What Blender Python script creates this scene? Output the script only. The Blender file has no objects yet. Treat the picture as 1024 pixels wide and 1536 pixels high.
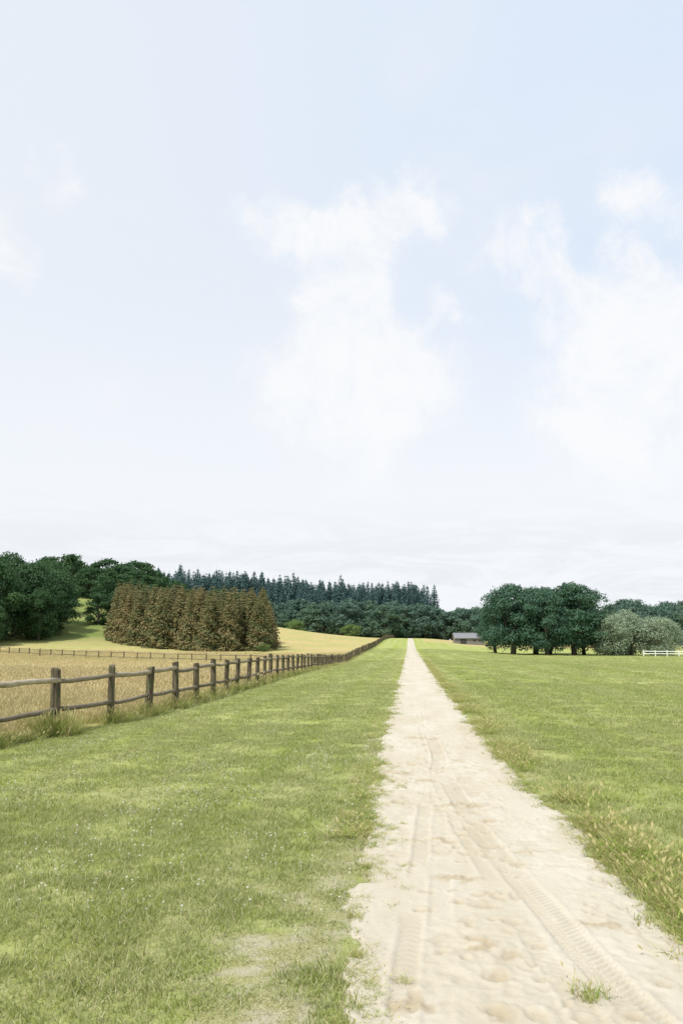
import bpy, math, numpy as np, random
from mathutils import Vector
rng = np.random.default_rng(7)
random.seed(7)
scene = bpy.context.scene
R = math.radians

# ------------------------------------------------------------ noise / terrain
def _hash(xi, yi, seed):
    h = (xi*374761393 + yi*668265263 + seed*1442695041) & 0xffffffff
    h = ((h ^ (h >> 13))*1274126177) & 0xffffffff
    return ((h ^ (h >> 16)) & 0xffffffff)/4294967295.0
def vn(x, y, seed=0):
    x = np.asarray(x, float); y = np.asarray(y, float)
    xf = np.floor(x); yf = np.floor(y)
    xi = xf.astype(np.int64); yi = yf.astype(np.int64)
    u = x-xf; v = y-yf
    u = u*u*(3-2*u); v = v*v*(3-2*v)
    a = _hash(xi, yi, seed); b = _hash(xi+1, yi, seed)
    c = _hash(xi, yi+1, seed); d = _hash(xi+1, yi+1, seed)
    return (a*(1-u)+b*u)*(1-v)+(c*(1-u)+d*u)*v
def fbm(x, y, octv=4, seed=0):
    s = 0; a = 0.5; t = 0
    for i in range(octv):
        s = s + a*vn(x*2**i+i*17.3, y*2**i-i*9.1, seed+i); t += a; a *= 0.5
    return s/t
def sm(a, b, x):
    t = np.clip((np.asarray(x, float)-a)/(b-a), 0, 1)
    return t*t*(3-2*t)

def H(x, y):
    x = np.asarray(x, float); y = np.asarray(y, float)
    z = -1.0*np.exp(-((y-85)/36.0)**2)*sm(-2.0, -9.0, x)
    z = z - 1.0*sm(20, 140, y)*sm(3, 22, x)
    z = z + 2.6*sm(150, 320, y)
    d2 = ((x+95)/40.0)**2+((y-215)/42.0)**2
    z = z + 13.0*np.exp(-0.5*d2)
    z = z + 7.0*sm(-10, -150, x)*sm(290, 420, y)
    z = z + 0.25*(fbm(x/18.0, y/18.0, 3, 5)-0.5)*sm(12, 40, np.hypot(x, y))
    return z

def xl(y): return -0.40+0.10*np.exp(-(np.asarray(y, float)-3)/3.0).clip(0, 2)*0.6 - 0.06*sm(6, 14, y)
def xr(y): return 1.19+0.36*np.exp(-(np.asarray(y, float)-4.45)/7.0).clip(0, 1.4)
def dpath(x, y):
    y = np.asarray(y, float)
    d = np.minimum(x-xl(y), xr(y)-x)
    w = sm(80, 20, y)
    return d+(0.28*(fbm(x*2.2, y*1.5, 3, 11)-0.5)+0.20*(fbm(x*9, y*9, 3, 12)-0.5))*w
def thin(x, y):
    """worn turf: short straw with soil showing, 0..1"""
    dl = xl(y)-x
    n = fbm(x*2.6+4, y*2.2, 4, 21)
    zone = sm(-0.02, 0.05, dl)*sm(1.5, 0.25, dl)*sm(8.0, 4.2, y)
    m2 = sm(0.44, 0.62, n+0.08*zone)*zone
    zone2 = sm(0.0, 0.04, dl)*sm(0.5, 0.1, dl)*sm(24, 12, y)
    m3 = sm(0.46, 0.6, fbm(x*3, y*1.0, 3, 33))*zone2*0.8
    dr = x-xr(y)
    m4 = sm(0.5, 0.62, fbm(x*3, y*2.0, 3, 35))*sm(0.0, 0.04, dr)*sm(0.3, 0.08, dr)*0.6*sm(30, 10, y)
    n5 = fbm(x*1.1+9, y*0.8+3, 4, 51)
    m5 = sm(0.48, 0.75, n5)*0.28*sm(-6.0, -3.5, x)*sm(16, 7, y)
    return np.maximum.reduce([m2, m3, m4, m5])
def bare(x, y):
    """how much sand shows through, 0..1"""
    d = dpath(x, y)
    m = sm(-0.05, 0.06, d)
    t = thin(x, y)*sm(0.45, 0.62, fbm(x*11, y*9, 3, 55))*0.75
    return np.maximum(m, t)
FY = [-20, 5, 14.2, 16, 17.8, 22.2, 29.5, 55, 85, 110, 300]
FX = [-10.5, -7.5, -6.32, -6.07, -5.88, -5.78, -5.9, -6.4, -7.2, -7.2, -6.0]
def fence_x(y): return np.interp(np.asarray(y, float), FY, FX)
def bank(x, y): return sm(0.5, 2.4, H(x, y)-2.6*sm(150, 320, y)+.8*(fbm(x*.15, y*.15, 3, 44)-.5))*sm(-30, -50, x)
def meadow(x, y):
    m = sm(0.15, -0.25, x-fence_x(y))*sm(340, 325, y)
    return np.maximum(m, sm(205, 222, y+0.15*x)*sm(3, 5, x))

# ------------------------------------------------------------ mesh helpers
def mesh_np(name, V, F, mats=(), attrs=None, smooth=False, midx=None):
    V = np.asarray(V, np.float32); me = bpy.data.meshes.new(name)
    if isinstance(F, np.ndarray):
        n, k = F.shape
        me.vertices.add(len(V)); me.vertices.foreach_set('co', V.ravel())
        me.loops.add(n*k); me.loops.foreach_set('vertex_index', F.ravel().astype(np.int32))
        me.polygons.add(n); me.polygons.foreach_set('loop_start', np.arange(0, n*k, k, dtype=np.int32))
        me.polygons.foreach_set('loop_total', np.full(n, k, np.int32))
        me.update(calc_edges=True)
    else:
        me.from_pydata(V.tolist(), [], F); n = len(F)
    if attrs:
        for an, arr in attrs.items():
            a = me.attributes.new(an, 'FLOAT', 'POINT'); a.data.foreach_set('value', np.asarray(arr, np.float32))
    for m in mats: me.materials.append(m)
    if midx is not None: me.polygons.foreach_set('material_index', np.asarray(midx, np.int32))
    me.polygons.foreach_set('use_smooth', np.full(len(me.polygons), bool(smooth)))
    me.validate(clean_customdata=False)
    me.update()
    return me
def obj(name, me, parent=None, loc=(0, 0, 0), rot=(0, 0, 0), scl=(1, 1, 1), link=True):
    o = bpy.data.objects.new(name, me)
    o.location = loc; o.rotation_euler = rot; o.scale = scl
    if link: scene.collection.objects.link(o)
    if parent: o.parent = parent
    return o
class MB:
    """accumulates polygons of any size"""
    def __init__(s): s.v = []; s.f = []; s.m = []; s.a = []
    def add(s, vs, fs, mi=0, a=0.0):
        b = len(s.v); s.v += [tuple(q) for q in vs]; s.a += [a]*len(vs)
        for f in fs: s.f.append([i+b for i in f]); s.m.append(mi)
    def box(s, c, d, mi=0, a=0.0):
        x, y, z = c; w, l, h = d[0]/2, d[1]/2, d[2]/2
        vs = [(x+i*w, y+j*l, z+k*h) for k in (-1, 1) for j in (-1, 1) for i in (-1, 1)]
        s.add(vs, [(0, 2, 3, 1), (4, 5, 7, 6), (0, 1, 5, 4), (2, 6, 7, 3), (0, 4, 6, 2), (1, 3, 7, 5)], mi, a)
    def tube(s, pts, rad, seg=8, mi=0, a=0.0, cap=True):
        pts = [Vector(p) for p in pts]; vs = []; fs = []
        n = len(pts)
        for i, p in enumerate(pts):
            t = (pts[min(i+1, n-1)]-pts[max(i-1, 0)]).normalized()
            up = Vector((0, 0, 1)) if abs(t.z) < 0.9 else Vector((1, 0, 0))
            u = t.cross(up).normalized(); w = t.cross(u).normalized()
            r = rad[i] if hasattr(rad, '__len__') else rad
            for k in range(seg):
                an = 2*math.pi*k/seg
                vs.append(p+u*math.cos(an)*r+w*math.sin(an)*r)
        for i in range(n-1):
            for k in range(seg):
                k2 = (k+1) % seg
                fs.append((i*seg+k, i*seg+k2, (i+1)*seg+k2, (i+1)*seg+k))
        if cap:
            fs.append(tuple(range(seg))[::-1]); fs.append(tuple((n-1)*seg+k for k in range(seg)))
        s.add(vs, fs, mi, a)
    def mesh(s, name, mats, smooth=False):
        return mesh_np(name, np.array(s.v), s.f, mats, {'v': s.a}, smooth, s.m)

# ------------------------------------------------------------ node helpers
class NT:
    def __init__(s, tree): s.t = tree
    def n(s, typ, ins=None, **kw):
        nd = s.t.nodes.new(typ)
        for k, v in kw.items(): setattr(nd, k, v)
        if ins:
            for k, v in ins.items():
                sock = nd.inputs[k]
                if isinstance(v, bpy.types.NodeSocket): s.t.links.new(v, sock)
                elif sock.type == 'RGBA' and len(v) == 3: sock.default_value = (*v, 1)
                else: sock.default_value = v
        return nd
    def math(s, op, a, b=0.0, c=0.0, clamp=False):
        return s.n('ShaderNodeMath', {0: a, 1: b, 2: c}, operation=op, use_clamp=clamp).outputs[0]
    def vmath(s, op, a, b=None, out=0):
        ins = {0: a}
        if b is not None: ins[1] = b
        return s.n('ShaderNodeVectorMath', ins, operation=op).outputs[out]
    def mix(s, f, a, b, mode='MIX'):
        nd = s.t.nodes.new('ShaderNodeMix'); nd.data_type = 'RGBA'; nd.blend_type = mode
        for i, v in ((0, f), (6, a), (7, b)):
            if isinstance(v, bpy.types.NodeSocket): s.t.links.new(v, nd.inputs[i])
            else: nd.inputs[i].default_value = (*v, 1) if (i > 0 and len(v) == 3) else v
        return nd.outputs[2]
    def noise(s, vec, scale, det=3, rough=0.55, dist=0.0):
        return s.n('ShaderNodeTexNoise', {'Vector': vec, 'Scale': scale, 'Detail': det, 'Roughness': rough, 'Distortion': dist}).outputs[0]
    def step(s, v, a, b, lo=0.0, hi=1.0):
        return s.n('ShaderNodeMapRange', {0: v, 1: a, 2: b, 3: lo, 4: hi}, interpolation_type='SMOOTHSTEP').outputs[0]
    def attr(s, name): return s.n('ShaderNodeAttribute', attribute_name=name).outputs['Fac']
    def pos(s): return s.n('ShaderNodeNewGeometry').outputs['Position']
    def scale(s, vec, sc): return s.n('ShaderNodeMapping', {'Vector': vec, 'Scale': sc}).outputs[0]
def newmat(name):
    m = bpy.data.materials.new(name); m.use_nodes = True; m.node_tree.nodes.clear()
    return m, NT(m.node_tree)
def finish(m, T, col, rough=0.8, bump=None, bstr=0.3, bdist=0.01, trans=0.0, spec=0.3, tcol=None):
    p = T.n('ShaderNodeBsdfPrincipled', {'Roughness': rough, 'Specular IOR Level': spec})
    if isinstance(col, bpy.types.NodeSocket): T.t.links.new(col, p.inputs['Base Color'])
    else: p.inputs['Base Color'].default_value = (*col, 1)
    if bump is not None:
        b = T.n('ShaderNodeBump', {'Strength': bstr, 'Distance': bdist, 'Height': bump})
        T.t.links.new(b.outputs[0], p.inputs['Normal'])
    out = T.n('ShaderNodeOutputMaterial'); sh = p.outputs[0]
    if trans > 0:
        tr = T.n('ShaderNodeBsdfTranslucent', {'Color': tcol if tcol is not None else col})
        mx = T.n('ShaderNodeMixShader', {0: trans, 1: sh, 2: tr.outputs[0]}); sh = mx.outputs[0]
    T.t.links.new(sh, out.inputs[0])
    return m

# colour of mown grass as a function of world place
def lawn_colour(T):
    P = T.pos()
    big = T.noise(T.scale(P, (0.22, 0.05, 0.0)), 1.0, 3)
    stripe = T.noise(T.scale(P, (0.9, 0.006, 0.0)), 1.0, 2)
    med = T.noise(T.scale(P, (1.4, 0.4, 0)), 1.0, 4, 0.6)
    c = T.mix(T.step(big, 0.28, 0.72), (0.262, 0.322, 0.066), (0.320, 0.356, 0.095))
    c = T.mix(T.step(stripe, 0.42, 0.58, 0, 0.65), c, (0.375, 0.395, 0.155))
    c = T.mix(T.step(med, 0.46, 0.80, 0, 0.28), c, (0.41, 0.375, 0.18))
    return c
def meadow_colour(T):
    P = T.pos()
    big = T.noise(T.scale(P, (0.10, 0.05, 0.0)), 1.0, 4, 0.6)
    med = T.noise(T.scale(P, (0.9, 0.5, 0)), 1.0, 4, 0.6)
    c = T.mix(T.step(big, 0.34, 0.64), (0.47, 0.36, 0.165), (0.36, 0.34, 0.12))
    c = T.mix(T.step(med, 0.45, 0.75, 0, 0.7), c, (0.52, 0.43, 0.24))
    return c
def sand_colour(T):
    P = T.pos()
    a = T.noise(T.scale(P, (1.4, 0.5, 1)), 1.0, 4, 0.6)
    b = T.noise(P, 26, 5, 0.7)
    c = T.mix(T.step(a, 0.35, 0.7), (0.455, 0.408, 0.318), (0.50, 0.465, 0.385))
    c = T.mix(T.step(b, 0.52, 0.74, 0, 0.25), c, (0.39, 0.33, 0.225))
    return c

# ------------------------------------------------------------ ground
m_ground, T = newmat('ground')
P = T.pos()
g = T.mix(T.attr('meadow'), lawn_colour(T), meadow_colour(T))
bk = T.mix(T.step(T.noise(P, .12, 4, .6), .35, .65), (.135, .195, .048), (.225, .26, .08))
g = T.mix(T.math('MULTIPLY', T.attr('bank'), .95), g, bk)
fine = T.noise(P, 40, 4, 0.7); fin2 = T.noise(T.scale(P, (1, .6, 1)), 130, 3, 0.7); mid = T.noise(P, 4.5, 5, .7)
g = T.mix(T.step(mid, 0.46, 0.70, 0, 0.2), g, (0.20, 0.23, 0.05))
g = T.mix(T.step(fine, 0.42, 0.72, 0, 0.5), g, (0.16, 0.17, 0.05))
g = T.mix(T.math('MULTIPLY', T.attr('thin'), .7), g, T.mix(T.step(fin2, .42, .60), (.20, .17, .085), (.46, .41, .26)))
g = T.mix(T.step(fin2, 0.55, 0.68, 0, 0.45), g, (0.48, 0.45, 0.26))
s_ = T.mix(T.step(fine, .5, .62, 0, .6), sand_colour(T), (.30, .25, .16))
sandf = T.math('MULTIPLY', T.attr('sand'), T.step(fine, 0.35, 0.6, 0.6, 1.0), clamp=True)
g = T.mix(sandf, g, s_)
finish(m_ground, T, g, 0.95, T.noise(P, 60, 4, 0.7), 0.8, 0.02, spec=0.1)

def lines(a, fine_to, d, grow, end):
    out = [a]; st = d
    while out[-1] < end:
        if out[-1] > fine_to: st = st*grow
        out.append(out[-1]+st)
    return np.array(out)
xp = lines(0, 2.2, 0.05, 1.035, 3500); xn = -lines(0, 7.5, 0.06, 1.04, 3500)[1:][::-1]
xs = np.concatenate([xn, xp])
yp = lines(1.0, 9, 0.05, 1.018, 4500); ynn = 1.0-lines(0, 1, 0.3, 1.25, 400)[1:][::-1]
ys = np.concatenate([ynn, yp])
def grid(X, Y):
    ny, nx = X.shape
    idx = np.arange(nx*ny).reshape(ny, nx)
    return np.stack([idx[:-1, :-1], idx[:-1, 1:], idx[1:, 1:], idx[1:, :-1]], -1).reshape(-1, 4)
X, Y = np.meshgrid(xs, ys)
d = dpath(X, Y); far = sm(345, 325, Y)
Z = H(X, Y)+0.03*(fbm(X*1.5, Y*1.5, 3, 3)-0.5)*sm(40, 15, np.abs(Y))-0.06*sm(0.03, 0.10, d)*far
mesh = mesh_np('ground', np.stack([X, Y, Z], -1).reshape(-1, 3), grid(X, Y), [m_ground],
               {'sand': (bare(X, Y)*far).ravel(), 'thin': thin(X, Y).ravel(), 'meadow': meadow(X, Y).ravel(), 'bank': bank(X, Y).ravel()}, True)
obj('ground', mesh)

# ------------------------------------------------------------ sandy path
m_path, T = newmat('path_sand')
P = T.pos()
c = sand_colour(T)
c = T.mix(T.step(T.attr('rough'), 0.0, 1.0, 0, 0.65), c, (0.34, 0.27, 0.17))
c = T.mix(T.step(T.attr('v'), -0.010, -0.002, 0.28, 0), c, (0.36, 0.30, 0.205))
grit = T.noise(P, 220, 3, 0.7)
c = T.mix(T.step(grit, 0.62, 0.72, 0, 0.4), c, (0.26, 0.21, 0.14))
c = T.mix(T.step(T.noise(T.scale(P, (0.8, 4, 1)), 5, 4, 0.7), 0.58, 0.75, 0, 0.35), c, (0.54, 0.51, 0.44))
c = T.mix(T.step(T.noise(T.scale(P, (2.2, .35, 1)), 1.3, 4, 0.6), 0.54, 0.72, 0, 0.4), c, (0.39, 0.335, 0.235))
finish(m_path, T, c, 0.95, T.math('ADD', T.noise(P, 90, 4, 0.7), T.math('MULTIPLY', grit, 0.5)), 0.7, 0.007, spec=0.1)

yl = [1.2]
while yl[-1] < 330: yl.append(yl[-1]+min(0.8, max(0.0115, 0.0115*(yl[-1]/6.0)**2)))
yl = np.array(yl); u = np.linspace(0, 1, 215)
U, Y = np.meshgrid(u, yl)
X = (xl(Y)-0.28)*(1-U)+(xr(Y)+0.28)*U
d = dpath(X, Y)
lod = sm(26, 12, Y)
Z = 0.022*(fbm(X*3, Y*1.2, 3, 61)-0.5)+0.016*(fbm(X*14, Y*11, 3, 62)-0.5)*sm(0.40, 0.62, fbm(X*1.6, Y*0.7, 3, 63))*2*lod
Z += 0.005*(fbm(X*55, Y*55, 2, 64)-0.5)*lod+0.005*(fbm(X*28, Y*24, 2, 66)-.5)*lod
kx = [1.2, 3.6, 4.55, 5.9, 7.3, 10, 14, 20]
def track(Z, xc, w, per, amp, sgn, press=0.007, chev=1.0, sd=71, keep=.25):
    dx = X-xc+0.02*(fbm(Y*1.3, Y*0+sd, 2, sd)-.5); m = sm(w/2+0.012, w/2-0.012, np.abs(dx))*lod
    vis = sm(0.34, 0.58, fbm(X*2.0, Y*0.9, 3, sd))
    ph = (Y+chev*np.abs(dx)*0.8*sgn)/per
    lug = np.clip(np.sin(2*np.pi*ph)*2.0, -1, 1)*0.5
    Zs = Z*(1-(1-keep)*m*vis)+m*vis*(-press+amp*lug*sm(13, 7, Y))
    rim = np.exp(-((np.abs(dx)-w/2-0.02)/0.018)**2)*0.006*lod*vis
    return Zs+rim
tA = np.interp(Y, kx, [1.36, 1.05, .90, .73, .56, .42, .36, .33])
tB = np.interp(Y, kx, [1.10, .80, .68, .55, .42, .30, .22, .2])
tC = np.interp(Y, [1.2, 3.6, 6, 8.9, 11, 13, 15, 17, 20], [-.1, -.06, .03, .16, .33, .44, .36, .15, .05])
tD = np.interp(Y, [1.2, 3.6, 6, 8.9, 14, 20], [.02, .1, .2, .27, .42, .40])
Z = track(Z, tD, 0.13, 0.07, 0.001, -1, .005, sd=74, keep=.5)
Z = track(Z, tB, 0.12, 0.06, 0.003, 1, .007, sd=77, keep=.4)
Z = track(Z, tC, 0.12, 0.07, 0.003, 1, .008, sd=80, keep=.4)
Z = track(Z, tA, 0.19, 0.052, 0.014, -1, 0.011, sd=95)
rough = np.zeros_like(Z)
for i in range(260):                      # hoof and boot dents
    cy = 2.2+16*rng.random()**1.4; t = rng.random()
    cx = xl(cy)+(xr(cy)-xl(cy))*(0.12+0.76*t)
    if rng.random() < 0.5: cx = 0.35+rng.normal()*0.22+0.1
    r = rng.uniform(0.022, 0.050); a = rng.uniform(0.9, 1.8); ra = rng.normal()*.6
    j0 = np.searchsorted(yl, cy-0.35); j1 = np.searchsorted(yl, cy+0.35)
    sl = slice(j0, j1)
    ux = X[sl]-cx; uy = Y[sl]-cy; vx = ux*math.cos(ra)+uy*math.sin(ra); vy = -ux*math.sin(ra)+uy*math.cos(ra)
    q = np.sqrt((vx/r)**2+(vy/(r*a))**2)+.5*(fbm(X[sl]*30, Y[sl]*30, 2, i)-.5)
    Z[sl] += -0.011*np.exp(-q**2)+0.006*np.exp(-((q-1.5)/0.4)**2)
    rough[sl] += 0.40*np.exp(-(q/1.6)**2)
for (cy, cx, r) in [(5.9, .30, .16), (7.0, .15, .20), (8.4, .55, .2), (9.8, .1, .2), (4.6, .35, .1), (11.5, .5, .22), (6.6, .9, .12), (14, .2, .3), (3.6, .45, .12), (10.3, -.28, .25), (3.9, 0.0, .12), (5.0, 1.1, .12)]:
    q = np.sqrt(((X-cx)/r)**2+((Y-cy)/(r*0.6))**2)
    e = np.exp(-q**2)
    Z += e*0.040*(fbm(X*22, Y*22, 3, 81)-0.5)*lod
    rough += e*sm(0.4, 0.6, fbm(X*12, Y*9, 3, 82))*1.3
Zd = Z.copy()
Z = H(X, Y)+0.012+Z-0.06*sm(0.05, -0.05, d)
obj('dirt_path', mesh_np('dirt_path', np.stack([X, Y, Z], -1).reshape(-1, 3), grid(X, Y), [m_path],
    {'v': Zd.ravel(), 'rough': np.clip(rough, 0, 1).ravel()}, True))

# ------------------------------------------------------------ scatter (instances on points)
def scatter(name, pts, rotv, sclv, sources):
    col = bpy.data.collections.new(name+'_parts')
    for s in sources: col.objects.link(s)
    me = bpy.data.meshes.new(name); pts = np.asarray(pts, np.float32)
    me.vertices.add(len(pts)); me.vertices.foreach_set('co', pts.ravel())
    a = me.attributes.new('rot', 'FLOAT_VECTOR', 'POINT'); a.data.foreach_set('vector', np.asarray(rotv, np.float32).ravel())
    a = me.attributes.new('scl', 'FLOAT_VECTOR', 'POINT'); a.data.foreach_set('vector', np.asarray(sclv, np.float32).ravel())
    a = me.attributes.new('pick', 'INT', 'POINT'); a.data.foreach_set('value', rng.integers(0, len(sources), len(pts)).astype(np.int32))
    o = obj(name, me)
    t = bpy.data.node_groups.new(name, 'GeometryNodeTree')
    t.interface.new_socket('Geometry', in_out='INPUT', socket_type='NodeSocketGeometry')
    t.interface.new_socket('Geometry', in_out='OUTPUT', socket_type='NodeSocketGeometry')
    gi = t.nodes.new('NodeGroupInput'); go = t.nodes.new('NodeGroupOutput')
    ci = t.nodes.new('GeometryNodeCollectionInfo'); ci.inputs['Collection'].default_value = col
    ci.inputs['Separate Children'].default_value = True; ci.inputs['Reset Children'].default_value = True
    ip = t.nodes.new('GeometryNodeInstanceOnPoints'); ip.inputs['Pick Instance'].default_value = True
    def na(nm, dt):
        q = t.nodes.new('GeometryNodeInputNamedAttribute'); q.data_type = dt; q.inputs['Name'].default_value = nm
        return q.outputs['Attribute']
    e = t.nodes.new('FunctionNodeEulerToRotation'); L = t.links.new
    L(na('rot', 'FLOAT_VECTOR'), e.inputs[0]); L(e.outputs[0], ip.inputs['Rotation'])
    L(na('scl', 'FLOAT_VECTOR'), ip.inputs['Scale']); L(na('pick', 'INT'), ip.inputs['Instance Index'])
    L(gi.outputs[0], ip.inputs['Points']); L(ci.outputs[0], ip.inputs['Instance']); L(ip.outputs[0], go.inputs[0])
    md = o.modifiers.new('scatter', 'NODES'); md.node_group = t
    return o

def blades(name, n, rad, h0, h1, w, mat, lean=0.6, seeds=0.0, strawp=0.25):
    ang = rng.random(n)*2*np.pi; rr = rad*np.sqrt(rng.random(n))
    bx = rr*np.cos(ang); by = rr*np.sin(ang)
    h = rng.uniform(h0, h1, n); a = rng.random(n)*2*np.pi; le = h*lean*rng.uniform(0.15, 1.2, n)
    dx = np.cos(a); dy = np.sin(a); pa = rng.random(n)*2*np.pi
    sx = np.cos(pa); sy = np.sin(pa); ww = w*rng.uniform(0.6, 1.3, n)/2
    hz = h*np.sqrt(np.clip(1-(le/h)**2*0.5, 0.15, 1))
    def pt(side, f, wf):
        return np.stack([bx+dx*le*f**1.7+sx*side*ww*wf, by+dy*le*f**1.7+sy*side*ww*wf, hz*f-0.005], -1)
    V = np.stack([pt(-1, 0, 1), pt(1, 0, 1), pt(1, .55, .85), pt(-1, .55, .85), pt(1, 1, .12), pt(-1, 1, .12)], 1)
    base = (np.arange(n)*6)[:, None]
    F = np.concatenate([base+np.array([0, 1, 2, 3]), base+np.array([3, 2, 4, 5])])
    t = np.tile([0, 0, .55, .55, 1, 1], n); v = np.repeat(rng.random(n), 6); st = np.repeat((rng.random(n) < strawp)*1.0, 6)
    V = V.reshape(-1, 3)
    if seeds > 0:
        k = int(n*seeds); tip = np.stack([bx+dx*le, by+dy*le, hz], -1)[:k]
        s = np.stack([sx, sy, 0*sx], -1)[:k]*w*1.6; upv = np.stack([dx*.3, dy*.3, 0*dx+1], -1)[:k]*0.05
        SV = np.stack([tip-upv, tip+s, tip+upv, tip-s], 1).reshape(-1, 3)
        b = (len(V)+np.arange(k)*4)[:, None]
        V = np.concatenate([V, SV]); F = np.concatenate([F, b+np.array([0, 1, 2, 3])])
        t = np.concatenate([t, np.ones(4*k)]); v = np.concatenate([v, np.repeat(rng.random(k), 4)]); st = np.concatenate([st, np.ones(4*k)])
    return bpy.data.objects.new(name, mesh_np(name, V, F, [mat], {'t': t, 'v': v, 'straw': st}))

m_blade, T = newmat('grass_blade')
c = lawn_colour(T)
c = T.mix(T.math('MULTIPLY', T.attr('straw'), 0.8), c, (0.58, 0.54, 0.33))
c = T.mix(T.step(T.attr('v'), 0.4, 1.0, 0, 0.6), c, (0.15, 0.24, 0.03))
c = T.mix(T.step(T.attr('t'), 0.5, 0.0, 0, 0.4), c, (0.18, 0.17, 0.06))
finish(m_blade, T, c, 0.55, trans=0.35, spec=0.3)
m_long, T = newmat('long_grass_blade')
c = T.mix(T.attr('v'), (0.23, 0.32, 0.05), (0.38, 0.41, 0.12))
c = T.mix(T.math('MULTIPLY', T.attr('straw'), 0.7), c, (0.56, 0.46, 0.25))
finish(m_long, T, c, 0.6, trans=0.35, spec=0.25)
m_hay, T = newmat('meadow_blade')
c = T.mix(T.attr('v'), meadow_colour(T), (0.54, 0.46, 0.22))
c = T.mix(T.step(T.attr('t'), 0.9, 0.0, 0, 0.8), c, (0.31, 0.38, 0.09))
c = T.mix(T.math('MULTIPLY', T.attr('straw'), 0.55), c, (0.60, 0.50, 0.30))
finish(m_hay, T, c, 0.7, trans=0.35, spec=0.2)

def sample(y0, y1, dens, kl=0.62, kr=0.42):
    A0 = (kl+kr)*y1+3.5; n = int(A0*(y1-y0)*dens)
    y = rng.uniform(y0, y1, n); x = rng.uniform(-kl*y1-1.5, kr*y1+2, n)
    k = (x > -kl*y-1.5) & (x < kr*y+2)
    return x[k], y[k]
def put(lst, x, y, s, sz, z=None):
    n = len(x)
    if n == 0: return
    zz = H(x, y) if z is None else z
    j = rng.uniform(0.75, 1.25, n)
    lst[0].append(np.stack([x, y, zz], -1)); lst[1].append(np.stack([rng.normal(0, .06, n), rng.normal(0, .06, n), rng.random(n)*6.283], -1))
    lst[2].append(np.stack([s*j, s*j, sz*j], -1))
def cat(l): return [np.concatenate(q) for q in l]

L = [[], [], []]; L2 = [[], [], []]
for (y0, y1, dn, s, sz) in [(1.2, 8, 120, 1, 1.05), (8, 16, 52, 1.35, 1.0), (16, 32, 19, 2.1, 1.1), (32, 70, 5, 3.4, 1.1), (70, 150, .9, 6, 1.2)]:
    x, y = sample(y0, y1, dn)
    b = bare(x, y); th = thin(x, y)
    k = (rng.random(len(x)) > b*1.0) & (x > fence_x(y)-0.2) & (dpath(x, y) < 0.03+0.02*s)
    if s > 3: k &= dpath(x, y) < -0.1*s*0.5
    x = x[k]; y = y[k]; b = b[k]; th = th[k]
    dens2 = fbm(x*1.6, y*1.4, 3, 91)
    dry = rng.random(len(x)) < th*.8
    hz = sz*(0.65+0.5*dens2)*(1-0.35*th)
    put(L, x[~dry], y[~dry], s, hz[~dry]); put(L2, x[dry], y[dry], s, hz[dry])
P_, R_, S_ = cat(L)
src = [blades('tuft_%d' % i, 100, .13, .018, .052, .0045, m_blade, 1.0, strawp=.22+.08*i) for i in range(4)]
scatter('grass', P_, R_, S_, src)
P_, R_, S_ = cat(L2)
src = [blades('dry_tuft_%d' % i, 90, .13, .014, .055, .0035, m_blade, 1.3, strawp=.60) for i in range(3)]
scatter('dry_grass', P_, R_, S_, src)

# longer uncut grass: path margins and foot of the fence
L = [[], [], []]
def margin(n, fx, y0, y1, pw, spread, s, sz):
    y = y0+(y1-y0)*rng.random(n)**pw; x = fx(y)+rng.normal(0, 1, n)*spread
    k = fbm(x*1.5, y*0.8, 3, 95) > 0.42
    put(L, x[k], y[k], s, sz)
margin(2300, lambda y: xr(y)+0.14, 3, 70, 1.6, 0.10, .9, 0.32)
margin(500, lambda y: xl(y)-0.12, 7, 70, 1.4, 0.08, .8, 0.20)
margin(350, lambda y: xr(y)+0.30, 3, 30, 1.4, 0.15, .9, 0.40)
margin(2000, lambda y: fence_x(y)+0.02, 9, 110, 1.5, 0.12, 1.1, 0.5)
for i, py in enumerate(np.arange(12.3, 90, 1.9)):
    n = 16
    x = fence_x(py)+rng.normal(0, .14, n)+0.08; y = py+rng.normal(0, .14, n)-0.12
    put(L, x, y, 1.0, .95)
x = -6.26+rng.normal(0, .22, 60); y = 13.95+rng.normal(0, .16, 60); put(L, x, y, 1.2, 1.25)
put(L, np.array([.80, .84, .77, .82]), np.array([4.06, 4.08, 4.10, 4.03]), .5, .22)
# small weeds creeping into the sand
n = 520; y = 2.2+9*rng.random(n)**1.2; x = xl(y)+np.abs(rng.normal(0, .15, n)); k = fbm(x*5, y*3, 3, 97) > .46
put(L, x[k], y[k], .35, .11)
n = 200; y = 3+12*rng.random(n); x = xr(y)-np.abs(rng.normal(0, .09, n)); put(L, x, y, .35, .14)
P_, R_, S_ = cat(L)
src = [blades('long_tuft_%d' % i, 34, .10, .12, .34, .007, m_long, 0.75, seeds=.12, strawp=.2+.12*i) for i in range(3)]
scatter('long_grass', P_, R_, S_, src)

# hay meadow
L = [[], [], []]
for (y0, y1, dn, s, sz) in [(6, 22, 26, 1, .85), (22, 50, 8, 1.7, .85), (50, 118, 1.6, 3.4, .8)]:
    x, y = sample(y0, y1, dn, kl=0.66, kr=0.0)
    k = (x < fence_x(y)-0.18)
    x = x[k]; y = y[k]; d2 = fbm(x*.35, y*.2, 3, 93)
    put(L, x, y, s, sz*(0.5+0.9*d2))
P_, R_, S_ = cat(L)
src = [blades('hay_%d' % i, 60, .24, .14, .50, .0055, m_hay, 0.55, seeds=.5, strawp=.35) for i in range(4)]
scatter('meadow_grass', P_, R_, S_, src)

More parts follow.
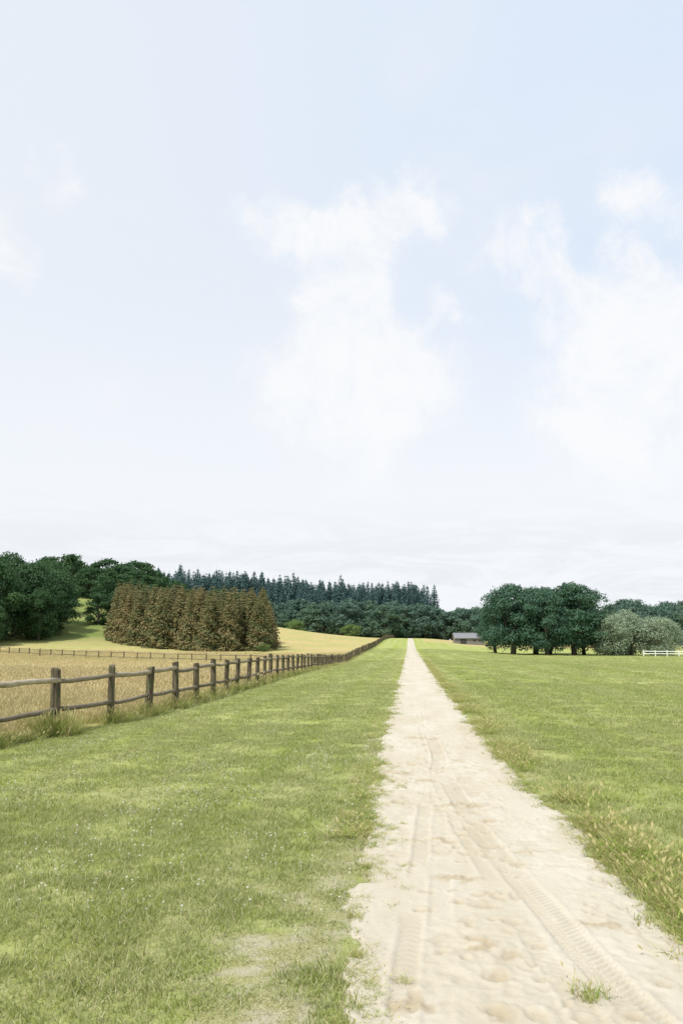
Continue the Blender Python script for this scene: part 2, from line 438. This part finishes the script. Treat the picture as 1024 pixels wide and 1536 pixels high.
# clover heads in the mown strip
m_clo, T = newmat('clover_white'); finish(m_clo, T, (0.75, 0.74, 0.66), 0.8, trans=0.2)
mb = MB()
for k in range(14):
    a = k*2.4; r = .006*math.sqrt(k/14)
    p = Vector((r*math.cos(a), r*math.sin(a), .040+.004*(1-k/14)))
    mb.add([p+Vector((.002, 0, 0)), p+Vector((-.0015, .002, 0)), p+Vector((-.0015, -.002, 0)), p+Vector((0, 0, .004))], [(0, 1, 3), (1, 2, 3), (2, 0, 3)])
mb.tube([(0, 0, 0), (0, 0, .04)], .0008, 3)
cl = bpy.data.objects.new('clover_head', mb.mesh('clover_head', [m_clo]))
n = 2300; y = rng.uniform(5, 16, n); x = rng.uniform(-5.6, 0, n); k = (fbm(x*.9, y*.6, 3, 99) > .50) & (bare(x, y) < .1) & (x > -.6*y-1)
L = [[], [], []]; put(L, x[k], y[k], 1.0, 1.0); P_, R_, S_ = cat(L)
scatter('clover_flowers', P_, R_, S_, [cl])

# ------------------------------------------------------------ wooden fences
m_post, T = newmat('fence_post_wood')
P = T.pos()
gr = T.noise(T.scale(P, (14, 14, 1.6)), 1.5, 5, 0.65)
c = T.mix(T.step(gr, .35, .7), (0.060, 0.048, 0.032), (0.185, 0.15, 0.105))
c = T.mix(T.step(T.noise(P, 5, 4, .7), .46, .62, 0, .7), c, (0.09, 0.105, 0.045))
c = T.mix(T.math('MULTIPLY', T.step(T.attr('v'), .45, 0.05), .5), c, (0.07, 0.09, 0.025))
finish(m_post, T, c, .9, gr, .7, .012, spec=.15)
m_rail, T = newmat('fence_rail_wood')
P = T.pos()
gr = T.noise(T.scale(P, (18, 1.4, 18)), 1.5, 5, .65)
c = T.mix(T.step(gr, .35, .7), (0.34, 0.285, 0.20), (0.54, 0.47, 0.35))
c = T.mix(T.step(T.noise(P, 3.2, 4, .7), .50, .66, 0, .4), c, (0.16, 0.135, 0.09))
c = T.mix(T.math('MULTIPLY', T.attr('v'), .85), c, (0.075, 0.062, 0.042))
finish(m_rail, T, c, .9, gr, .6, .01, spec=.15)

def fence(name, pts, hgt=1.10, rp=.078, rr=.048, seg=10):
    e = bpy.data.objects.new(name, None); scene.collection.objects.link(e)
    mp = MB(); mr = MB()
    for i, (x, y) in enumerate(pts):
        z = float(H(x, y)); h = hgt*random.uniform(.94, 1.05); lx, ly = random.gauss(0, .022), random.gauss(0, .022)
        r = rp*random.uniform(.88, 1.12)
        b = len(mp.v)
        mp.tube([(x, y, z-.3), (x+lx*.1, y+ly*.1, z+.02), (x+lx*.5, y+ly*.5, z+h*.5), (x+lx, y+ly, z+h-.018), (x+lx, y+ly, z+h)],
                [r*1.04, r*1.03, r*.98, r*.97, r*.86], seg)
        for q in range(b, len(mp.v)):
            vx, vy, vz = mp.v[q]; mp.a[q] = vz-z
            wob = 1+.07*math.sin(i*3.1+5*math.atan2(vy-y, vx-x)+vz*2)
            mp.v[q] = (x+(vx-x)*wob, y+(vy-y)*wob, vz+(.02*math.sin(i+math.atan2(vy-y, vx-x)) if vz > z+h-.03 else 0))
    for i in range(len(pts)-1):
        (x0, y0), (x1, y1) = pts[i], pts[i+1]
        z0, z1 = float(H(x0, y0)), float(H(x1, y1))
        for hh in (.95, .42):
            j0, j1 = random.gauss(0, .02), random.gauss(0, .02); r = rr*random.uniform(.85, 1.12)
            P0 = Vector((x0, y0, z0+hh+j0)); P1 = Vector((x1, y1, z1+hh+j1)); P0 = P0-(P1-P0)*.02; P1 = P1+(P1-P0)*.02
            mid = [P0.lerp(P1, t)+Vector((random.gauss(0, .010), 0, random.gauss(0, .010)-.012*math.sin(math.pi*t))) for t in (.25, .5, .75)]
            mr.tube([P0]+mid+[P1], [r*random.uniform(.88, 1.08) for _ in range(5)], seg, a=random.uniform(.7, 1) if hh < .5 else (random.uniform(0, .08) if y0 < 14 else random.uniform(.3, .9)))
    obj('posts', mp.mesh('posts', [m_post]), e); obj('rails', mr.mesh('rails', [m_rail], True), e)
    return e
ypo = list(np.arange(14.2-1.9*5, 315, 1.9))
fence('wooden_fence', [(float(fence_x(y))+random.gauss(0, .02), y) for y in ypo])
n = 30; fence('wooden_fence', [(-7.9+(-66+7.9)*t, 84+(116-84)*t+1.2*math.sin(t*6)) for t in np.linspace(0, 1, n)], 1.05, .075, .05, 6)

# ------------------------------------------------------------ trees
def leafmat(name, a, b, trans=.25, hue=None, hf=.45):
    m, T = newmat(name)
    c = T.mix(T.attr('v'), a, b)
    rnd = T.n('ShaderNodeObjectInfo').outputs['Random']
    c = T.mix(T.math('MULTIPLY', rnd, hf), c, hue or tuple(q*.6 for q in a))
    return finish(m, T, c, .65, trans=trans, spec=.2)
m_bark, T = newmat('bark'); P = T.pos()
gr = T.noise(T.scale(P, (4, 4, .8)), 2, 5, .7)
finish(m_bark, T, T.mix(gr, (.05, .04, .03), (.14, .12, .09)), .95, gr, .8, .05, spec=.1)
m_oak = leafmat('oak_leaves', (.046, .110, .075), (.095, .175, .095), hue=(.062, .130, .095))
m_oakd = leafmat('dark_leaves', (.032, .085, .036), (.078, .145, .050), hue=(.04, .09, .04))
m_far = leafmat('woodland_leaves', (.065, .130, .095), (.130, .200, .115), hue=(.10, .17, .155))  # bluish, lighter tint paints distance haze into the leaf colour
m_wil = leafmat('willow_leaves', (.20, .26, .175), (.35, .43, .29), hue=(.25, .31, .22))
m_bush = leafmat('bush_leaves', (.12, .20, .06), (.20, .28, .09))
m_spr = leafmat('spruce_needles', (.046, .100, .098), (.088, .155, .140), .15, hue=(.075, .135, .145))  # natural blue-green, with far haze also painted into the colour as paler blue
m_lar = leafmat('plantation_needles', (.095, .150, .060), (.27, .215, .100), .2, hue=(.25, .19, .085), hf=.6)

def leafy(name, seed, Ht, Rd, cb, nclump, nleaf, ls, mat, droop=0., rcf=(.22, .36), fill=.75):
    g = np.random.default_rng(seed)
    cz = (Ht+cb)/2; hz = (Ht-cb)/2
    C = []
    while len(C) < nclump:
        qz = g.uniform(-1, 1); th = g.random()*6.283; rr = g.uniform(.3, 1.06)**.5
        hor = (1-abs(qz)**(2.0 if qz > 0 else 5))**.5*(1+.13*math.sin(th*2+seed)+.09*math.sin(th*3+qz*4+seed))
        rc = Rd*g.uniform(*rcf)
        p = np.array([math.cos(th)*hor*rr*(Rd-rc*.75), math.sin(th)*hor*rr*(Rd-rc*.75), cz+qz*(hz-rc*.7)])
        C.append((p, rc))
    Vs = []; vv = []
    for p, rc in C:
        n = int(nleaf/nclump*g.uniform(.7, 1.3)); q = g.normal(size=(n, 3)); q /= np.linalg.norm(q, axis=1)[:, None]
        q[:, 2] = np.where(g.random(n) < .6, np.abs(q[:, 2]), q[:, 2])
        rad = rc*(fill+(1.14-fill)*g.random(n)**.7)*(1+.28*np.sin(q[:, 0]*7+p[0]*3)*np.cos(q[:, 1]*6+p[1]))
        pos = p+q*rad[:, None]*np.array([1, 1, .8]); pos[:, 2] -= droop*g.random(n)**2*rc
        pos[:, 2] = np.maximum(pos[:, 2], .1*g.random(n))
        nr = q+g.normal(0, .55, (n, 3)); nr /= np.linalg.norm(nr, axis=1)[:, None]
        a = np.cross(nr, g.normal(size=(n, 3))); a /= np.linalg.norm(a, axis=1)[:, None]; b = np.cross(nr, a)
        s = (ls*g.uniform(.6, 1.4, n))[:, None]
        Vs.append(np.stack([pos-a*s*.6, pos-b*s*.38, pos+a*s*.6, pos+b*s*.38], 1).reshape(-1, 3))
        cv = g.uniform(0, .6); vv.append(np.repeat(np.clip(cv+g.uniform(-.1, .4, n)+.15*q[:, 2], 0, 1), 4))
    V = np.concatenate(Vs); v = np.concatenate(vv); nl = len(V)//4
    F = np.arange(nl*4).reshape(-1, 4)
    mb = MB()
    tr = Rd*.07+.05; top = Vector((g.normal()*.5, g.normal()*.5, cz*.95))
    mb.tube([(0, 0, -.4), (0, 0, .15), tuple(top*.35), tuple(top*.7), tuple(top)], [tr*1.5, tr*1.15, tr*.9, tr*.65, tr*.35], 8, cap=False)
    for i in range(0, len(C), max(1, len(C)//13)):
        p = Vector(C[i][0]); f = random.uniform(.3, .8); s0 = top*f
        md = s0.lerp(p, .5)+Vector((0, 0, -.06*(p-s0).length))
        mb.tube([s0, md, p], [tr*.45, tr*.28, tr*.08], 6, cap=False)
    tv = np.array(mb.v)
    tf = np.array(mb.f)+len(V)
    V2 = np.concatenate([V, tv]); F2 = np.concatenate([F, tf]).astype(np.int32)
    mi = np.concatenate([np.zeros(len(F)), np.ones(len(tf))])
    return mesh_np(name, V2, F2, [mat, m_bark], {'v': np.concatenate([v, np.zeros(len(tv))])}, False, mi)

def conifer(name, seed, Ht, Rd, levels, nb, mat, base=.06, droop=.35, tw=7, power=.85, up=0.0, fluff=0, fs=.3):
    g = np.random.default_rng(seed); V = []; vv = []
    for i in range(levels):
        f = base+(1-base)*(i+g.uniform(-.3, .3))/levels
        f = min(max(f, base), .985); z = Ht*f; r = Rd*(1-f)**power*g.uniform(.8, 1.15)+.04*Rd
        k = max(4, int(nb*(1-.5*f))); a0 = g.random()*6.28
        for j in range(k):
            a = a0+6.283*j/k+g.normal(0, .2); L_ = r*g.uniform(.7, 1.15); d = np.array([math.cos(a), math.sin(a), 0]); s = np.array([-d[1], d[0], 0])
            cv = g.random()
            for q in range(tw):
                t = (q+.6)/tw; tl = Ht/levels*1.25*g.uniform(.7, 1.4)*(1.15-.6*t)
                c = d*L_*t+np.array([0, 0, z-droop*L_*t*t+up*L_*t])
                w = .5*L_*(.32*(1.1-t))+.06*Rd
                out = d*tl*.35
                P0 = c-d*L_*.10; P1 = c+s*w*g.uniform(.6, 1.3)+out-np.array([0, 0, tl*.35]); P2 = c+d*L_*.16-np.array([0, 0, tl*.1]); P3 = c-s*w*g.uniform(.6, 1.3)+out-np.array([0, 0, tl*.35])
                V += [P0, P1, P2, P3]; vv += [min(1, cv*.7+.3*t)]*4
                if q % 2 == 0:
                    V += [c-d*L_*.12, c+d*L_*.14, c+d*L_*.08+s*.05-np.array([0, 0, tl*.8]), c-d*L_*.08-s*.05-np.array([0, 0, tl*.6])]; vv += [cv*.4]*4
    V += [np.array([-.02*Rd, 0, Ht*.93]), np.array([.02*Rd, 0, Ht*.93]), np.array([.004, 0, Ht*1.02]), np.array([-.004, 0, Ht*1.02])]; vv += [.3]*4
    V = np.array(V)
    if fluff:
        n = fluff; f = base+(1-base)*(1-np.sqrt(g.random(n)))*.97; a = g.random(n)*6.283
        lump = 1+.22*np.sin(a*3+f*23)+.12*np.sin(a*7-f*41)
        r = (Rd*(1-f)**power*.95*lump+.03*Rd)*(.72+.3*g.random(n))
        q = np.stack([np.cos(a), np.sin(a), 0*a+.35], -1)
        pos = np.stack([np.cos(a)*r, np.sin(a)*r, Ht*f], -1)
        nr = q+g.normal(0, .5, (n, 3)); nr /= np.linalg.norm(nr, axis=1)[:, None]
        A = np.cross(nr, g.normal(size=(n, 3))); A /= np.linalg.norm(A, axis=1)[:, None]; B = np.cross(nr, A)
        s = (fs*g.uniform(.5, 1.4, n)*(1-.55*f))[:, None]
        V = np.concatenate([V, np.stack([pos-A*s*.6, pos-B*s*.3, pos+A*s*.6, pos+B*s*.3], 1).reshape(-1, 3)])
        vv = np.concatenate([vv, np.repeat(np.clip(.5+.35*np.sin(f*30+a*2)+g.normal(0, .25, n), 0, 1), 4)])
    F = np.arange(len(V)).reshape(-1, 4)
    mb = MB(); mb.tube([(0, 0, -.3), (0, 0, Ht*.5), (0, 0, Ht*.97)], [Ht*.014, Ht*.009, .01], 6, cap=False)
    tv = np.array(mb.v); tf = np.array(mb.f)+len(V)
    mi = np.concatenate([np.zeros(len(F)), np.ones(len(tf))])
    return mesh_np(name, np.concatenate([V, tv]), np.concatenate([F, tf]).astype(np.int32), [mat, m_bark], {'v': np.concatenate([vv, np.zeros(len(tv))])}, False, mi)

def place(name, me, x, y, s=1, sz=None, rz=None):
    return obj(name, me, None, (x, y, float(H(x, y))-.05), (0, 0, random.random()*6.28 if rz is None else rz), (s, s, sz or s))
oaks = [leafy('oak_mesh_%d' % i, 100+i, 13.2, 6.2, .45, 84, 22000, .28, m_oak, rcf=(.17, .31)) for i in range(3)]
for i, (x, y, s, sz) in enumerate([(19.0, 151, 1.0, .97), (24.0, 157, 1.0, .96), (30.0, 151, 1.05, 1.0), (27.4, 162, .95, .98), (24.6, 148, .80, .86), (33.2, 158, .72, .84), (16.6, 159, .6, .7)]):
    place('oak_tree', oaks[i % 3], x, y, s, sz)
darks = [leafy('dark_oak_mesh_%d' % i, 200+i, 14, 6.4, .1, 70, 15000, .34, m_oakd, rcf=(.19, .33)) for i in range(3)]
for i, (x, y, s, sz) in enumerate([(-72, 132, .95, 1.06), (-79, 136, 1.1, 1.12), (-66, 139, .62, .66), (-69, 142, .85, .98), (-76, 146, 1.0, 1.1), (-84, 128, 1., 1.1), (-88, 142, 1.1, 1.1), (-92, 130, 1., 1.), (-70, 152, .9, .86), (-98, 150, 1.1, 1.1),
                                   (-76, 124, .7, .7), (-69, 127, .5, .5), (-74, 160, .85, .85), (-79.5, 172, .85, .8), (-85, 184, .8, .75), (-67.5, 147, .5, .5)]):
    place('oak_tree', darks[i % 3], x, y, s, sz)
wil = [leafy('willow_mesh_%d' % i, 300+i, 8.2, 4.2, .1, 60, 19000, .20, m_wil, droop=1.0, rcf=(.2, .36)) for i in range(2)]
for i, (x, y, s, sz) in enumerate([(36.4, 150, 1.0, .95), (40.6, 153, 1.1, 1.02), (44.6, 150, .95, .88), (38.5, 157, .9, .95), (48, 158, .7, .7)]):
    place('willow_tree', wil[i % 2], x, y, s, sz)
bm = leafy('bush_mesh', 400, 5.5, 3.6, .1, 26, 5000, .28, m_bush)
for (x, y, s) in [(-21, 296, 1.05), (-40, 282, 1.15), (-22.5, 124.5, .28)]:
    place('bush', bm, x, y, s, s*.85)

# hilltop + distant broadleaf woodland (instanced masses)
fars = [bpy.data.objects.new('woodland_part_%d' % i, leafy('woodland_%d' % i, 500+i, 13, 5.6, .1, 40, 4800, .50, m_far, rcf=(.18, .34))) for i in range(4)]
hills = [bpy.data.objects.new('hill_wood_part_%d' % i, leafy('hill_wood_%d' % i, 540+i, 13, 5.6, .1, 40, 5600, .46, m_oakd, rcf=(.18, .34))) for i in range(3)]
pts = []; sc = []
def row(x0, x1, y0, y1, n, s0, s1, fn=None):
    for i in range(n):
        t = (i+rng.uniform(-.4, .4))/n; x = x0+(x1-x0)*t; y = y0+(y1-y0)*rng.random()
        s = rng.uniform(s0, s1)*(fn(x) if fn else 1)
        pts.append((x, y, float(H(x, y))-.3)); sc.append((s*1.12, s*1.12, s))
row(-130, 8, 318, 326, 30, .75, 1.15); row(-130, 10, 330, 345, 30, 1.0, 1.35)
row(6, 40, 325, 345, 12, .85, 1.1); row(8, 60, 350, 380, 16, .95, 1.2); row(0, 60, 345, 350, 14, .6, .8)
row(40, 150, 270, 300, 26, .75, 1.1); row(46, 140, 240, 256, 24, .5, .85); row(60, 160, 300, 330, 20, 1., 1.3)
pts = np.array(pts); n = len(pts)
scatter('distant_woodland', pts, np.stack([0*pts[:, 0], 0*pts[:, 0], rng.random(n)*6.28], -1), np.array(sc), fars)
pts = []; sc = []
row(-150, -74, 224, 238, 20, .85, 1.05); row(-150, -74, 240, 255, 20, .9, 1.1)
row(-86, -60, 202, 212, 8, .6, .75); row(-74, -54, 184, 196, 8, .5, .65); row(-74, -48, 215, 235, 6, .5, .7); row(-66, -56, 166, 180, 5, .4, .55)
pts = np.array(pts); n = len(pts)
scatter('hilltop_woodland', pts, np.stack([0*pts[:, 0], 0*pts[:, 0], rng.random(n)*6.28], -1), np.array(sc), hills)

# spruce forest
spr = [bpy.data.objects.new('spruce_part_%d' % i, conifer('spruce_%d' % i, 600+i, 27, 4.9, 24, 9, m_spr, tw=4, fluff=1800, fs=1.2, power=.78)) for i in range(5)]
pts = []; sc = []
for k in range(680):
    x = rng.uniform(-185, 11); y = rng.uniform(355, 430)
    if x > 6 and y > 380: continue
    s = rng.uniform(.86, 1.10)*(1.05-.12*float(sm(-90, 10, x))); pts.append((x, y, float(H(x, y))-.3)); sc.append((s, s, s*rng.uniform(.92, 1.05)))
for k in range(70):
    x = -150+160*(k+rng.uniform(-.4, .4))/70; y = rng.uniform(352, 362); s = rng.uniform(.72, .98)
    pts.append((x, y, float(H(x, y)))); sc.append((s, s, s))
pts = np.array(pts); n = len(pts)
scatter('spruce_forest', pts, np.stack([rng.normal(0, .02, n), rng.normal(0, .02, n), rng.random(n)*6.28], -1), np.array(sc), spr)

# young brown conifer plantation
lar = [bpy.data.objects.new('plantation_part_%d' % i, conifer('plantation_%d' % i, 700+i, 10.3, 2.1, 24, 9, m_lar, base=.02, droop=.1, tw=5, power=.68, up=.12, fluff=2600, fs=.34)) for i in range(5)]
poly = [(-22, 127), (-32, 123.5), (-50, 138), (-57, 150), (-60, 168), (-27.5, 158)]
def inside(x, y):
    c = False; j = len(poly)-1
    for i in range(len(poly)):
        xi, yi = poly[i]; xj, yj = poly[j]
        if (yi > y) != (yj > y) and x < (xj-xi)*(y-yi)/(yj-yi)+xi: c = not c
        j = i
    return c
pts = []; sc = []
for gx in np.arange(-62, -18, 2.6):
    for gy in np.arange(120, 170, 2.7):
        x = gx+rng.normal(0, .6); y = gy+rng.normal(0, .6)
        if inside(x, y):
            s = rng.uniform(.78, 1.08); pts.append((x, y, float(H(x, y))-.1)); sc.append((s*1.14, s*1.14, s))
pts = np.array(pts); n = len(pts)
scatter('conifer_plantation', pts, np.stack([rng.normal(0, .02, n), rng.normal(0, .02, n), rng.random(n)*6.28], -1), np.array(sc), lar)
place('pine_tree', conifer('pine_mesh', 801, 15, 3.2, 26, 9, m_spr, fluff=2500, fs=.5), 69.5, 205, 1.0)

# ------------------------------------------------------------ barn
def flat(name, col, rough=.85, nz=0.0, sc_=8):
    m, T = newmat(name); P = T.pos(); q = T.noise(P, sc_, 4, .6)
    return finish(m, T, T.mix(q, tuple(c*(1-nz) for c in col), tuple(min(1, c*(1+nz)) for c in col)), rough, q, .2, .02, spec=.2)
m_wall = flat('barn_boards', (.20, .19, .17), nz=.2); m_roof = flat('barn_roof_sheet', (.20, .205, .215), nz=.15); m_dark = flat('dark_opening', (.05, .05, .05)); m_trim = flat('barn_trim', (.30, .29, .27))
bx, by = 17.0, 236.0; bz = float(H(bx, by))-.1
e = bpy.data.objects.new('barn', None); e.location = (bx, by, bz); e.rotation_euler = (0, 0, R(4)); scene.collection.objects.link(e)
W, D, hw, hr = 8.2, 5.5, 1.9, 3.2
mb = MB(); w, dd = W/2, D/2
mb.add([(-w, -dd, -.3), (w, -dd, -.3), (w, dd, -.3), (-w, dd, -.3), (-w, -dd, hw), (w, -dd, hw), (w, dd, hw), (-w, dd, hw), (-w, 0, hr), (w, 0, hr)],
       [(0, 1, 5, 4), (2, 3, 7, 6), (1, 2, 6, 9, 5), (3, 0, 4, 8, 7)])
for k in range(30): mb.box((-w+.15+k*W/30, -dd-.012, hw/2-.05), (.05, .024, hw+.05))
obj('walls', mb.mesh('walls', [m_wall]), e)
mb = MB(); o_ = .35
sl_ = (hr-hw)/dd
for sgn in (-1, 1):
    ye = sgn*(dd+o_); ze = hw-o_*sl_
    vs = [(-w-o_, ye, ze+.03), (w+o_, ye, ze+.03), (w+o_, 0, hr+.03), (-w-o_, 0, hr+.03)]
    vs += [(a, b, c+.1) for a, b, c in vs]
    mb.add(vs, [(0, 3, 2, 1), (4, 5, 6, 7), (0, 1, 5, 4), (1, 2, 6, 5), (3, 0, 4, 7)])
    for k in range(24):
        xx = -w-o_+.2+k*(W+2*o_-.4)/23
        mb.tube([(xx, ye, ze+.14), (xx, sgn*.05, hr+.13)], .03, 4)
mb.tube([(-w-o_, 0, hr+.14), (w+o_, 0, hr+.14)], .09, 6)
obj('roof', mb.mesh('roof', [m_roof]), e)
mb = MB()
mb.box((-1.8, -dd-.04, .8), (1.7, .05, 1.6)); mb.box((1.4, -dd-.04, 1.15), (.8, .05, .5)); mb.box((2.9, -dd-.04, 1.15), (.8, .05, .5))
obj('door_and_windows', mb.mesh('door_and_windows', [m_dark]), e)
mb = MB(); mb.box((-1.8, -dd-.05, 1.66), (1.9, .07, .08)); mb.box((1.4, -dd-.05, .86), (.9, .07, .06)); mb.box((2.9, -dd-.05, .86), (.9, .07, .06))
obj('trim', mb.mesh('trim', [m_trim]), e)

# ------------------------------------------------------------ white rail fence at the far right
m_white = flat('white_paint', (.8, .8, .78), .5, .05)
e = bpy.data.objects.new('white_rail_fence', None); scene.collection.objects.link(e)
mp = MB(); mr = MB(); pr = None
for i in range(14):
    x = 39.5+i*1.9; y = 141-.1*i; z = float(H(x, y)); mp.box((x, y, z+.4), (.13, .13, 1.2))
    if pr:
        for hh in (.45, .85):
            mr.tube([(pr[0], pr[1]-.09, pr[2]+hh), (x, y-.09, z+hh)], .06, 4)
    pr = (x, y, z)
obj('posts', mp.mesh('white_posts', [m_white]), e); obj('rails', mr.mesh('white_rails', [m_white]), e)

# ------------------------------------------------------------ light, sky
SUN_EL, SUN_AZ = 57, -142           # azimuth measured from +Y towards +X
el, az = R(SUN_EL), R(SUN_AZ)
dirv = Vector((math.sin(az)*math.cos(el), math.cos(az)*math.cos(el), math.sin(el)))
sd = bpy.data.lights.new('sun', 'SUN'); sd.energy = 4.7; sd.angle = R(3); sd.color = (1, .97, .91)
so = bpy.data.objects.new('sun', sd); so.rotation_euler = dirv.to_track_quat('Z', 'Y').to_euler(); scene.collection.objects.link(so)

w = bpy.data.worlds.new('World'); scene.world = w; w.use_nodes = True; w.node_tree.nodes.clear()
T = NT(w.node_tree)
sky = T.n('ShaderNodeTexSky', sky_type='NISHITA', sun_disc=False, sun_elevation=el, sun_rotation=az, altitude=100, air_density=1.0, dust_density=1.5, ozone_density=1.2)
D_ = T.n('ShaderNodeTexCoord').outputs['Generated']
D_ = T.vmath('NORMALIZE', D_)
sx = T.n('ShaderNodeSeparateXYZ', {0: D_}); el_ = sx.outputs[2]
warp = T.n('ShaderNodeTexNoise', {'Vector': D_, 'Scale': 10.0, 'Detail': 5.0, 'Roughness': .62}).outputs['Color']
warp = T.vmath('SUBTRACT', warp, (.5, .5, .5))
Dw = T.vmath('ADD', D_, T.n('ShaderNodeVectorMath', {0: warp, 'Scale': .14}, operation='SCALE').outputs[0])
# cloud masses: azimuth (deg, from +Y to the right), elevation (deg), radius (deg), density
clouds = [(-13.2, 29.8, 1.5, .5), (-10, 29.3, 1.9, .7), (-6.4, 28.8, 2.2, .8), (-3.4, 29.6, 2.0, .7), (-.3, 30.4, 2.2, .9), (2.2, 29.6, 2.1, .9), (-5.6, 26.4, 2.7, .9), (-2.0, 26.6, 2.3, .8), (-4.4, 23.2, 2.7, .8), (-7.2, 20., 3.2, .7), (-1.0, 20.0, 3.1, .7), (-4.2, 16.75, 4.4, .7), (1.5, 17.3, 2.9, .5), (-10, 17.5, 2.8, .4), (-4, 13, 4, .35),
          (2.6, 23.6, 1.35, 1.2), (7.8, 27.7, 1.6, .7), (10.9, 28., 1.3, .7), (6.0, 26.2, 1.2, .5), (9.6, 25.8, 2.0, .7), (10.9, 23.6, 2.2, .8), (18.35, 28.3, 2.0, .9), (16.2, 29.9, 1.2, .5), (15.6, 25.3, 1.6, .7), (16.2, 21.4, 3.0, .8), (20.2, 20.8, 4.0, .9), (12.2, 20.0, 2.8, .7), (17.2, 16.6, 4.2, .8), (11.9, 15.2, 3.4, .6), (16, 12, 4, .4),
          (-29.2, 30.6, 1.3, .5), (-25.8, 30.2, 1.5, .5), (-28.85, 26., 2.1, .6), (-22, 17, 2.2, .4), (60, 25, 12, .8), (100, 35, 10, .8), (-75, 20, 10, .8)]
tot = None
for (a, e_, r, dn) in clouds:
    a = R(a); e_ = R(e_); v = (math.sin(a)*math.cos(e_), math.cos(a)*math.cos(e_), math.sin(e_))
    dd_ = T.vmath('DISTANCE', Dw, v, out=1)
    q = T.n('ShaderNodeMapRange', {0: dd_, 1: 0.0, 2: R(r)*1.9, 3: dn, 4: 0.0}, interpolation_type='SMOOTHERSTEP').outputs[0]
    tot = q if tot is None else T.math('ADD', tot, q)
n1 = T.noise(D_, 11, 7, .70, .4)
cl_ = T.math('ADD', T.math('MINIMUM', tot, 1.0), T.math('MULTIPLY', T.math('SUBTRACT', n1, .5), T.math('ADD', T.math('MULTIPLY', T.math('MINIMUM', tot, .6), 4.2), .3)))
cloud = T.step(cl_, .02, 1.35)
# thin general veil, whiter towards the horizon and the sun side
pl = T.n('ShaderNodeMapping', {'Vector': D_, 'Scale': (2.2, 2.2, 5.0)}).outputs[0]
veil = T.noise(pl, 1.6, 4, .55, .4)
low = T.step(el_, .46, .12, 0, 1.0)
side = T.step(sx.outputs[0], .35, -.55)
vc = T.mix(low, (7.75, 8.75, 10.2), (9.2, 9.45, 9.85))
vc = T.mix(T.math('MULTIPLY', side, .8), vc, (8.95, 9.33, 9.8))
vc = T.mix(T.step(veil, .40, .75, 0, .4), vc, (9.2, 9.4, 9.8))
base_f = T.math('ADD', T.math('MULTIPLY', low, .08), .92)
SK = T.mix(base_f, sky.outputs[0], vc)
SK = T.mix(T.math('MULTIPLY', cloud, .9), SK, (9.68, 9.74, 9.88))
# soft grey undersides low down
lowband = T.math('MULTIPLY', T.step(el_, .20, .09), T.step(el_, .0, .05))
st = T.noise(T.n('ShaderNodeMapping', {'Vector': D_, 'Scale': (3, 3, 16)}).outputs[0], 2.2, 7, .65, 1.0)
SK = T.mix(T.math('MULTIPLY', lowband, T.step(st, .40, .64, 0, .85)), SK, (8.3, 8.55, 9.0))
bg = T.n('ShaderNodeBackground', {'Color': SK, 'Strength': .1})
out = T.n('ShaderNodeOutputWorld', {0: bg.outputs[0]})

# ------------------------------------------------------------ camera
cd = bpy.data.cameras.new('camera'); cd.sensor_fit = 'VERTICAL'; cd.sensor_height = 36; cd.sensor_width = 24; cd.lens = 28
cd.clip_end = 9000; cd.clip_start = .05
co = bpy.data.objects.new('camera', cd); co.location = (0, 0, 1.63); co.rotation_euler = (R(90+9.2), 0, R(4.8)); scene.collection.objects.link(co)
scene.camera = co
scene.view_settings.view_transform = 'Standard'; scene.view_settings.look = 'None'; scene.view_settings.exposure = 0
